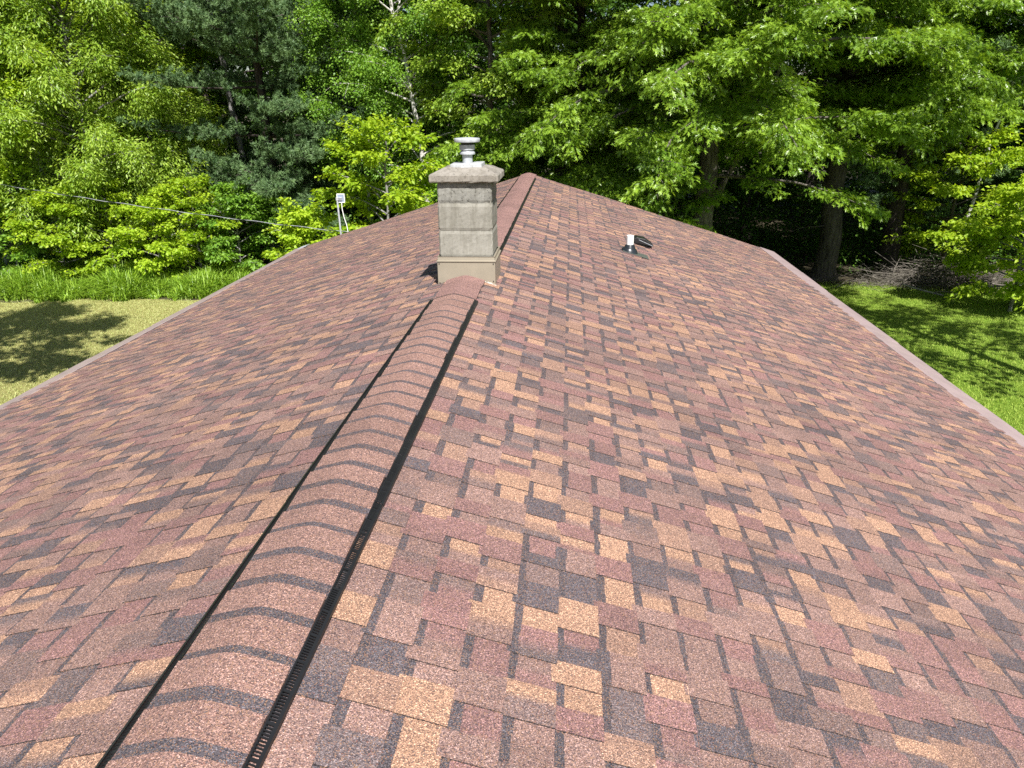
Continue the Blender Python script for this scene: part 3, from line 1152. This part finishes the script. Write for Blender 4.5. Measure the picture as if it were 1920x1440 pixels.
def make_pine(label, px=None, dist=None, xy=None, h=15.0, base=2.0, R=3.2, r=.22, seed=0, whorl=.75, tuft=44, dens=1.0, group=None, L=L_NEEDLE, azs=None, name='pine_tree'):
    rg = np.random.default_rng(seed)
    x, y = xy if xy else ground_at(px, dist)
    root = empty(name, (x, y, 0), label, 'tree', group)
    wood = Wood()
    zz = np.linspace(0, h, 12)
    T = np.stack([np.cumsum(rg.normal(0, .03, 12)), np.cumsum(rg.normal(0, .03, 12)), zz], -1)
    T[0, :2] = 0
    wood.tube(T, r * (1 - zz / h) ** .8 + .015, 10)
    C, A = [], []
    z = base
    while z < h - .4:
        t = (z - base) / (h - base)
        nb = rg.integers(3, 6)
        a0 = rg.uniform(0, 2 * pi)
        for q in range(nb):
            az = a0 + q * 2 * pi / nb + rg.normal(0, .25)
            if q and rg.random() < .6:
                az = pi + rg.normal(0, 1.1)          # more boughs on the sunny open side
            length = R * (1.05 - .7 * t ** 1.5) * rg.uniform(.5, 1.1)
            p0 = np.array([np.interp(z, zz, T[:, 0]), np.interp(z, zz, T[:, 1]), z + rg.normal(0, .12)])
            m_ = 7
            s_ = np.linspace(0, 1, m_)
            e = (.05 + .5 * t) + .35 * s_ ** 2 - .12 + rg.normal(0, .08)
            d = np.stack([sin(az) * np.cos(e), cos(az) * np.cos(e), np.sin(e)], -1)
            P = p0 + np.concatenate([[np.zeros(3)], np.cumsum(d[:-1] * length / (m_ - 1), 0)])
            wood.tube(P, (.028 * length / 3 + .006) * (1 - s_) + .004, 5)
            # a pad of tufts carried by side shoots over the outer part of the bough
            ns = int(15 * dens * (length / 2.2) + 4)
            for k in range(ns):
                t2 = rg.uniform(.12, 1.0)
                pp = np.array([np.interp(t2, s_, P[:, i]) for i in range(3)])
                a2 = az + rg.choice([-1, 1]) * rg.uniform(.2, 1.3)
                l2 = rg.uniform(.35, 1.0) * (1.15 - .6 * t2) * (.55 + length / 4.5)
                e2 = rg.normal(.2, .16)
                dd = np.array([sin(a2) * cos(e2), cos(a2) * cos(e2), sin(e2)])
                if k % 3 == 0:
                    wood.tube(np.stack([pp, pp + dd * l2 * .6, pp + dd * l2]), np.array([.008, .006, .003]), 3)
                for w_ in range(max(3, int(l2 * 9))):
                    u = rg.uniform(.2, 1.05)
                    C.append(pp + dd * l2 * u + rg.normal(0, .06, 3) + np.array([0, 0, rg.uniform(-.03, .16)]))
                    A.append(dd * .7 + rg.normal(0, .3, 3) + np.array([0, 0, .6]))
            C.append(P[-1]); A.append(d[-1] + np.array([0, 0, .4]))
        z += whorl * rg.uniform(.75, 1.25)
    C, A = np.array(C), norm(np.array(A))
    wood.build('trunk', M_PINEB, root)
    nt_ = len(C)
    n = nt_ * tuft
    idx = np.repeat(np.arange(nt_), tuft)
    P = C[idx] - A[idx] * rg.uniform(0, .10, n)[:, None]
    dv = norm(A[idx] * .75 + norm(rg.normal(0, 1, (n, 3))) * .85)
    ln = rg.uniform(.09, .16, n)[:, None]
    sd_ = norm(np.cross(dv, rg.normal(0, 1, (n, 3)))) * .0115
    V = np.stack([P - sd_, P + sd_, P + dv * ln - np.array([0, 0, .02])], 1).reshape(-1, 3)
    F_ = (np.arange(n)[:, None] * 3 + np.arange(3)[None, :])
    tint = np.clip(.5 * rg.uniform(0, 1, nt_)[idx] + .5 * rg.uniform(0, 1, n), 0, 1)
    fast('crown', V, [F_], L, root, tint=np.repeat(tint, 3))
    return root


DENS = 2.2
EDGE = 'trees along the edge of the woods'
BACK = 'trees deeper in the woods'

# --- left side, front row
make_tree('maple_tree', 'pale yellow-green maple cut by the left picture edge', 'tree', 15, 23.5, h=11.5, base=2.6, R=3.0, r=.13, limbs=70, twigs=14, per=30, leaf=.125, rise=(.2, .9), tel=.45, vsp=1.0,
          L=L_YELLOW, bark=M_GREYB, seed=1, group=EDGE, droop=.3, front=.25)
make_tree('ash_tree', 'broad light green tree with drooping narrow leaves above the overhead wire', 'tree', 205, 24.6, h=10.5, base=1.6, R=3.1, r=.13, limbs=84, twigs=15, per=34, leaf=.135, wf=.36, rise=(.25, 1.0), tel=.55, vsp=1.3, cloud=.16,
          L=L_ASH, bark=M_GREYB, seed=2, group=EDGE, droop=.5, front=.35)
make_tree('ash_tree', 'mid green narrow-leaved tree between the broad light green tree and the pine', 'tree', 325, 26.2, h=7.0, base=1.2, R=2.2, r=.11, limbs=66, twigs=14, per=34, leaf=.13, wf=.38, rise=(.25, 1.0), tel=.55, vsp=1.3, cloud=.16,
          L=L_ASH, bark=M_GREYB, seed=3, group=EDGE, droop=.45, front=.35)
make_tree('maple_tree', 'tall bright yellow-green maple rising behind the narrow-leaved trees', 'tree', 345, 29, h=13, base=4, R=2.6, r=.14, limbs=60, twigs=13, per=28, leaf=.14, tel=.35, vsp=.8,
          L=L_MAPLE, bark=M_BARKD, seed=4, group=EDGE, droop=.3)
make_tree('maple_tree', 'slender thin-crowned yellow-green tree at upper left with sky showing through', 'tree', 120, 29.5, h=13.5, base=5, R=2.4, r=.13, limbs=36, twigs=11, per=22, leaf=.15,
          L=L_YELLOW, bark=M_GREYB, seed=5, group=EDGE, droop=.3)
# saplings at the edge of the tall grass
sap = [(30, 22.6, 2.3, 1.3, L_BIRCH, 'mid green bush at the left picture edge above the tall grass'),
       (120, 22.7, 2.9, 1.35, L_MAPLE, 'bushy yellow-green sapling under the overhead wire, leftmost behind tall grass'),
       (215, 23.2, 3.1, 1.4, L_MAPLE, 'leafy yellow-green sapling right below the broad light green tree'),
       (300, 22.8, 2.6, 1.15, L_YELLOW, 'lemon-yellow sapling among the green bushes behind the tall grass'),
       (375, 23.3, 3.2, 1.3, L_MAPLE, 'bright green sapling with thin grey stems left of the roof corner'),
       (450, 23.6, 3.0, 1.25, L_BIRCH, 'rounded fresh green sapling beside the far left roof corner'),
       (515, 24.6, 2.6, 1.1, L_BIRCH, 'dark green sapling under the lowest pine boughs'),
       (578, 20.0, 2.75, .95, L_YELLOW, 'small yellow-leaved sapling just left of the white antenna')]
for i, (px, di, hh, RR, LL, lab) in enumerate(sap):
    make_tree('sapling', lab, 'sapling', px, di, h=hh, base=.35, R=RR, r=.035, limbs=26, twigs=9, per=17, leaf=.115, L=LL, bark=M_GREYB, seed=20 + i,
              group='saplings at the foot of the woods', droop=.3, rise=(.15, .9), twl=(.25, .6), front=.2)
# pines
make_pine('large dark pine with layered blue-green boughs left of the chimney', 535, 25.6, h=16, base=1.9, R=4.3, r=.17, seed=47, whorl=.70, group=EDGE)
make_pine('second dark pine partly hidden behind the birch and the large pine', 655, 30.5, h=17, base=2.5, R=3.2, r=.22, seed=41, whorl=.85, group=EDGE, dens=.9)
make_pine('narrow dark pine standing between the maple and the large pine', 430, 30, h=16, base=3.5, R=2.6, r=.18, seed=42, whorl=.85, group=EDGE, dens=.9)
make_tree('bare_trunk_tree', 'slim grey trunk seen through the gaps of the large pine', 'tree', 503, 28.6, h=15, base=9.5, R=2.0, r=.13, limbs=16, twigs=9, per=18, leaf=.14,
          L=L_BACK, bark=M_GREYB, seed=43, group=EDGE, lean=(-1.4, 0))
# birch and saplings beside the chimney
make_tree('birch_tree', 'slender white-trunked birch with fine leaves behind the chimney', 'tree', 812, 23.8, h=12.5, base=2.4, R=2.0, r=.085, limbs=74, twigs=15, per=40, leaf=.075, wf=.75, rise=(.3, .9), tel=.5, vsp=1.2, clear=.85,
          L=L_BIRCH, bark=M_BIRCH, seed=50, group=EDGE, droop=.45, lean=(-1.1, -.2), twl=(.3, .8))
make_tree('birch_tree', 'fine-leaved birch without visible trunk between the pine and the white birch', 'tree', 705, 25.2, h=11.5, base=3.4, R=1.7, r=.07, limbs=66, twigs=14, per=40, leaf=.075, wf=.75, rise=(.3, .9), tel=.5, vsp=1.2,
          L=L_BIRCH, bark=M_GREYB, seed=51, group=EDGE, droop=.45, twl=(.3, .8))
make_tree('sapling', 'bright yellow-green maple sapling beside the chimney, right of the antenna', 'sapling', 735, 19.6, h=4.9, base=.9, R=1.55, r=.05, limbs=34, twigs=10, per=20, leaf=.125,
          L=L_MAPLE, bark=M_GREYB, seed=52, group='saplings at the foot of the woods', droop=.25, twl=(.3, .75))
make_tree('maple_tree', 'yellow-green tree with scaly brown trunk right above the chimney vent', 'tree', 918, 23.2, h=12.5, base=3.6, R=2.5, r=.12, limbs=66, twigs=14, per=32, leaf=.12, wf=.5, tel=.35, vsp=.9, clear=.35,
          L=L_ASH, bark=M_BARK, seed=53, group=EDGE, droop=.35, front=0)
# oaks on the right
make_tree('oak_tree', 'big spreading oak with forked trunk behind the right roof edge', 'tree', 1322, 20.8, h=13.5, base=4.9, R=5.6, r=.30, limbs=112, twigs=20, per=46, leaf=.152, wf=.62,
          shape='lobed', L=L_OAK, bark=M_BARK, seed=60, group=EDGE, droop=.42, prof='wide', rise=(.0, .85), twl=(.5, 1.2), front=.45, dead=7,
          forks=((2.5, 1.45, 5.2, 1.08, .13),),
          extra=((4.6, 3.9, 4.6, .14, .22, 24), (4.7, 2.35, 4.8, .12, .22, 26), (4.4, 4.7, 4.2, .15, .22, 20), (3.6, 2.3, 4.2, .0, .30, 10)))
make_tree('oak_tree', 'dark straight-trunked oak standing at the edge of the right lawn', 'tree', 1553, 24.6, h=15, base=5.2, R=5.4, r=.34, limbs=112, twigs=20, per=46, leaf=.152, wf=.62,
          shape='lobed', L=L_OAK, bark=M_BARKD, seed=61, group=EDGE, droop=.42, prof='wide', rise=(.0, .85), twl=(.5, 1.2), front=.5, dead=8,
          extra=((5.3, 3.3, 4.6, .16, .24, 26), (5.2, 2.5, 4.6, .14, .24, 26), (5.6, 1.9, 4.2, .14, .22, 22)))
make_tree('oak_tree', 'high oak boughs overhanging the upper right picture corner', 'tree', 2040, 26, h=15, base=6.4, R=5.0, r=.22, limbs=96, twigs=18, per=46, leaf=.152, wf=.62,
          shape='lobed', L=L_OAK, bark=M_BARKD, seed=62, group=EDGE, droop=.4, prof='wide', rise=(.0, .85), twl=(.5, 1.1), front=0)
make_tree('oak_tree', 'oak with light leaves above the far tip of the roof', 'tree', 1070, 22.8, h=14, base=3.4, R=4.4, r=.2, limbs=100, twigs=19, per=46, leaf=.15, wf=.6,
          shape='lobed', L=L_OAK, bark=M_BARKD, seed=63, group=EDGE, droop=.4, prof='wide', rise=(.0, .85), twl=(.45, 1.1), front=.4)
make_pine('shaded pine trunk and low boughs behind the brush pile', 1672, 25.8, h=14, base=2.2, R=2.6, r=.30, seed=64, whorl=.9, group=EDGE, dens=.6)
make_tree('maple_tree', 'glowing yellow-green young maple over the brush pile at the right edge', 'tree', 1925, 20.6, h=3.4, base=.4, R=1.45, r=.045, limbs=32, twigs=11, per=20, leaf=.125,
          L=L_YELLOW, bark=M_GREYB, seed=65, group=EDGE, droop=.3, rise=(.1, .8), twl=(.3, .8))
make_tree('maple_tree', 'green maple of the understory behind the brush pile, shaded', 'tree', 1775, 25.0, h=5.0, base=.9, R=2.1, r=.06, limbs=34, twigs=10, per=20, leaf=.13,
          L=L_MAPLE, bark=M_BARKD, seed=66, group=EDGE, droop=.3, twl=(.3, .8))
make_tree('birch_tree', 'thin pale leaning birch stem at right behind the brush pile', 'tree', 1790, 25.6, h=9.5, base=5.2, R=1.5, r=.05, limbs=20, twigs=9, per=20, leaf=.08, wf=.7,
          L=L_BIRCH, bark=M_BIRCH, seed=67, group=EDGE, lean=(1.3, 0))
make_tree('sapling', 'oak sapling peeping over the right roof slope left of the forked oak', 'sapling', 1225, 19.5, h=4.1, base=1.2, R=1.5, r=.05, limbs=22, twigs=9, per=16, leaf=.18, wf=.62,
          shape='lobed', L=L_OAK, bark=M_BARKD, seed=68, group='saplings at the foot of the woods', droop=.35, twl=(.3, .7))

# --- deeper woods
rg = np.random.default_rng(99)
deep = [(-60, 31, 'left end of the woods, behind the pale maple'), (60, 34, 'in the gap right of the pale maple'), (190, 36, 'behind the broad light green tree'),
        (300, 35, 'behind the bright tall maple'), (470, 35, 'behind the large pine, on its left'), (600, 36, 'behind the large pine, on its right'),
        (740, 31, 'behind the two birches'), (850, 33, 'behind the white birch and chimney'), (985, 31, 'behind the scaly-trunked tree'),
        (1120, 33, 'over the far tip of the roof'), (1250, 31, 'left of the forked oak, in its shade'), (1400, 32, 'between the two big oaks, in deep shade'),
        (1500, 36, 'farthest back in the dark gap under the oaks'), (1640, 33, 'right behind the straight-trunked oak'), (1780, 33, 'behind the brush pile'), (1900, 31, 'behind the glowing young maple'),
        (2020, 29, 'at the right end of the woods'), (2230, 29, 'beyond the right end of the lawn'), (2480, 28, 'farthest right, beyond the brush pile')]
for i, (px, di, where) in enumerate(deep):
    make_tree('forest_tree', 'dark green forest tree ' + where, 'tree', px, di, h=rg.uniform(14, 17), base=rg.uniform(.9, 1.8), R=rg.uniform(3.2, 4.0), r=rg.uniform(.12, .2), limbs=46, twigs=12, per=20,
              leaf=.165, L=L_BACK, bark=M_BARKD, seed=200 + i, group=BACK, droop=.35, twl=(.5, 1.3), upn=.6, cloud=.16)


def cloud_stuff(name, xr, yr, zf, n, leaf, L, seed, label, cat):
    rg = np.random.default_rng(seed)
    nc = n // 60
    cx, cy = rg.uniform(*xr, nc), rg.uniform(*yr, nc)
    cz = zf(rg, nc, cx, cy)
    idx = np.repeat(np.arange(nc), 60)
    m_ = len(idx)
    P = np.stack([cx[idx], cy[idx], cz[idx]], -1) + rg.normal(0, 1, (m_, 3)) * np.array([.55, .55, .28])
    P[:, 2] = np.maximum(P[:, 2], .03)
    dl = rg.normal(0, 1, (m_, 3)) * np.array([1, 1, .5]) - np.array([0, 0, .3])
    nn = norm(np.array([0, 0, .7]) + rg.normal(0, .6, (m_, 3)))
    V, F_, k = leaf_arrays(P, dl, nn, leaf * rg.uniform(.6, 1.3, m_), .65, 'simple', rg)
    tint = np.clip(.5 * rg.uniform(0, 1, nc)[idx] + .5 * rg.uniform(0, 1, m_), 0, 1)
    o = fast(name, V, [F_], L, None, tint=np.repeat(tint, k))
    tag(o, label, cat, None, 'stuff')
    return o


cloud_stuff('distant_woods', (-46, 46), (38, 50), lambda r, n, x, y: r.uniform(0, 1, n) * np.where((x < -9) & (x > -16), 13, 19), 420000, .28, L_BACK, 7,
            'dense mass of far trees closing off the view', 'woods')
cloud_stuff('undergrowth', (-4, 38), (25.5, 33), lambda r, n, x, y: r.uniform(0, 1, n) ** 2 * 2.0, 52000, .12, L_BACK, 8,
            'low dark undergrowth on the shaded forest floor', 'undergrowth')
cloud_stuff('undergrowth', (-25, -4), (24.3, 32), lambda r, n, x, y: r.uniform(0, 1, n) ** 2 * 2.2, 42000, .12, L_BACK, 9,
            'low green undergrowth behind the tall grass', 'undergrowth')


# tall grass along the left edge of the lawn
def blades(name, X, Y, H, wd, bend, L, seed, label, cat, seg=4, z0=.004):
    rg = np.random.default_rng(seed)
    n = len(X)
    az = rg.uniform(0, 2 * pi, n)
    d = np.stack([np.sin(az), np.cos(az), np.zeros(n)], -1)
    s = np.stack([np.cos(az), -np.sin(az), np.zeros(n)], -1)
    base = np.stack([X, Y, np.full(n, z0)], -1)
    bd = bend * rg.uniform(.2, 1.3, n)
    rows = []
    for q in range(seg + 1):
        t = q / seg
        P = base + d * (bd * H * t ** 2.2)[:, None] + np.array([0, 0, 1.0]) * (H * (t - .42 * np.minimum(bd, 1.4) * t ** 3))[:, None]
        wv = wd * (1 - t ** 1.6) * (.6 + .8 * min(t * 3, 1)) + .0006
        rows += [P - s * wv, P + s * wv]
    V = np.stack(rows, 1)
    k = V.shape[1]
    i = np.arange(n)[:, None] * k
    F_ = np.concatenate([i + np.array([[2 * q, 2 * q + 1, 2 * q + 3, 2 * q + 2]]) for q in range(seg)])
    o = fast(name, V.reshape(-1, 3), [F_], L, None, tint=np.repeat(rg.uniform(0, 1, n), k))
    tag(o, label, cat, None, 'stuff')
    return o


rg = np.random.default_rng(15)
n = 22000
X = rg.uniform(-21, -7.2, n)
lo = np.interp(X, [-21, -16, -9, -7], [20.55, 20.5, 21.25, 21.6])
clump = np.sin(X * 3.1) * .16 + np.sin(X * 7.7 + 1) * .12 + np.sin(X * 17 + 2) * .07
dY = rg.uniform(0, 1, n) ** 1.2 * 2.6
Y = lo + clump + dY
H = rg.uniform(.45, .95, n) * np.clip(.35 + dY * 1.1, .35, 1) * (1 + .25 * np.sin(X * 2.3)) * np.interp(X, [-16, -9], [1.1, .82])
blades('tall_grass', X, Y, H, .016, 1.0, L_GRASS, 16, 'strip of tall arching green grass along the left lawn', 'grass')
n = 90000
X, Y = rg.uniform(-18, -5.2, n), rg.uniform(11, 20.9, n)
blades('lawn_grass', X, Y, rg.uniform(.02, .06, n) * (1 + 1.6 * rg.uniform(0, 1, n) ** 14), .005, .9, L_DRY, 17, 'short dry yellowish turf of the left lawn', 'grass', 2)
n = 110000
X, Y = rg.uniform(5.2, 17, n), rg.uniform(10.5, 24, n)
blades('lawn_grass', X, Y, rg.uniform(.025, .065, n) * (1 + 1.4 * rg.uniform(0, 1, n) ** 14), .005, .9, L_LAWN, 18, 'short green turf of the right lawn', 'grass', 2)

# brush pile at the right edge of the woods
rg = np.random.default_rng(77)
bx, by = ground_at(1795, 23.6)
wood = Wood()
for i in range(900):
    u = rg.normal(0, 1.5)
    p = np.array([u, rg.normal(.1, .45), abs(rg.normal(0, .42)) * max(.2, 1 - abs(u) / 4.2)])
    a, e = rg.normal(pi / 2, .75) + (pi if rg.random() < .5 else 0), rg.normal(.1, .3)
    Ln = rg.uniform(.3, 1.5)
    d = np.array([sin(a) * cos(e), cos(a) * cos(e) * .6, sin(e)])
    q = np.array([p - d * Ln / 2, p + rg.normal(0, .05, 3), p + d * Ln / 2 + rg.normal(0, .08, 3)])
    q[:, 2] = np.maximum(q[:, 2], .02)
    r_ = rg.choice([.004, .007, .012, .022], p=[.45, .33, .17, .05])
    wood.tube(q, np.array([r_, r_ * .85, r_ * .5]), 4)
bp = fast('brush_pile', np.concatenate(wood.V), [np.concatenate(wood.F)], M_STICK, smooth=True)
bp.location = (bx, by, 0)
tag(bp, 'heap of cut grey branches and twigs beside the right lawn', 'brush pile')
wood = Wood()
gx, gy = ground_at(1748, 22.3)
wood.tube(np.array([(-.55, .1, .32), (0, 0, .17), (.55, -.15, .06)]), np.array([.02, .028, .03]), 7)
lg = fast('fallen_branch', np.concatenate(wood.V), [np.concatenate(wood.F)], M_GREYB, smooth=True)
lg.location = (gx, gy, 0)
tag(lg, 'single pale stick lying at the foot of the brush pile', 'branch')

# trees beside the frame whose shade falls on both lawns
make_tree('shade_tree', 'leafy tree standing beside the left lawn and shading it', 'tree', xy=(-11.0, 8.9), h=13, base=6.0, R=2.9, r=.2, limbs=36, twigs=13, per=17, leaf=.17,
          L=L_MAPLE, bark=M_BARKD, seed=90, group=EDGE)
make_tree('shade_tree', 'leafy tree standing beside the right lawn and shading it', 'tree', xy=(11.9, 12.0), h=13, base=5.4, R=3.2, r=.2, limbs=34, twigs=10, per=11, leaf=.17,
          L=L_OAK, bark=M_BARKD, seed=91, group=EDGE)
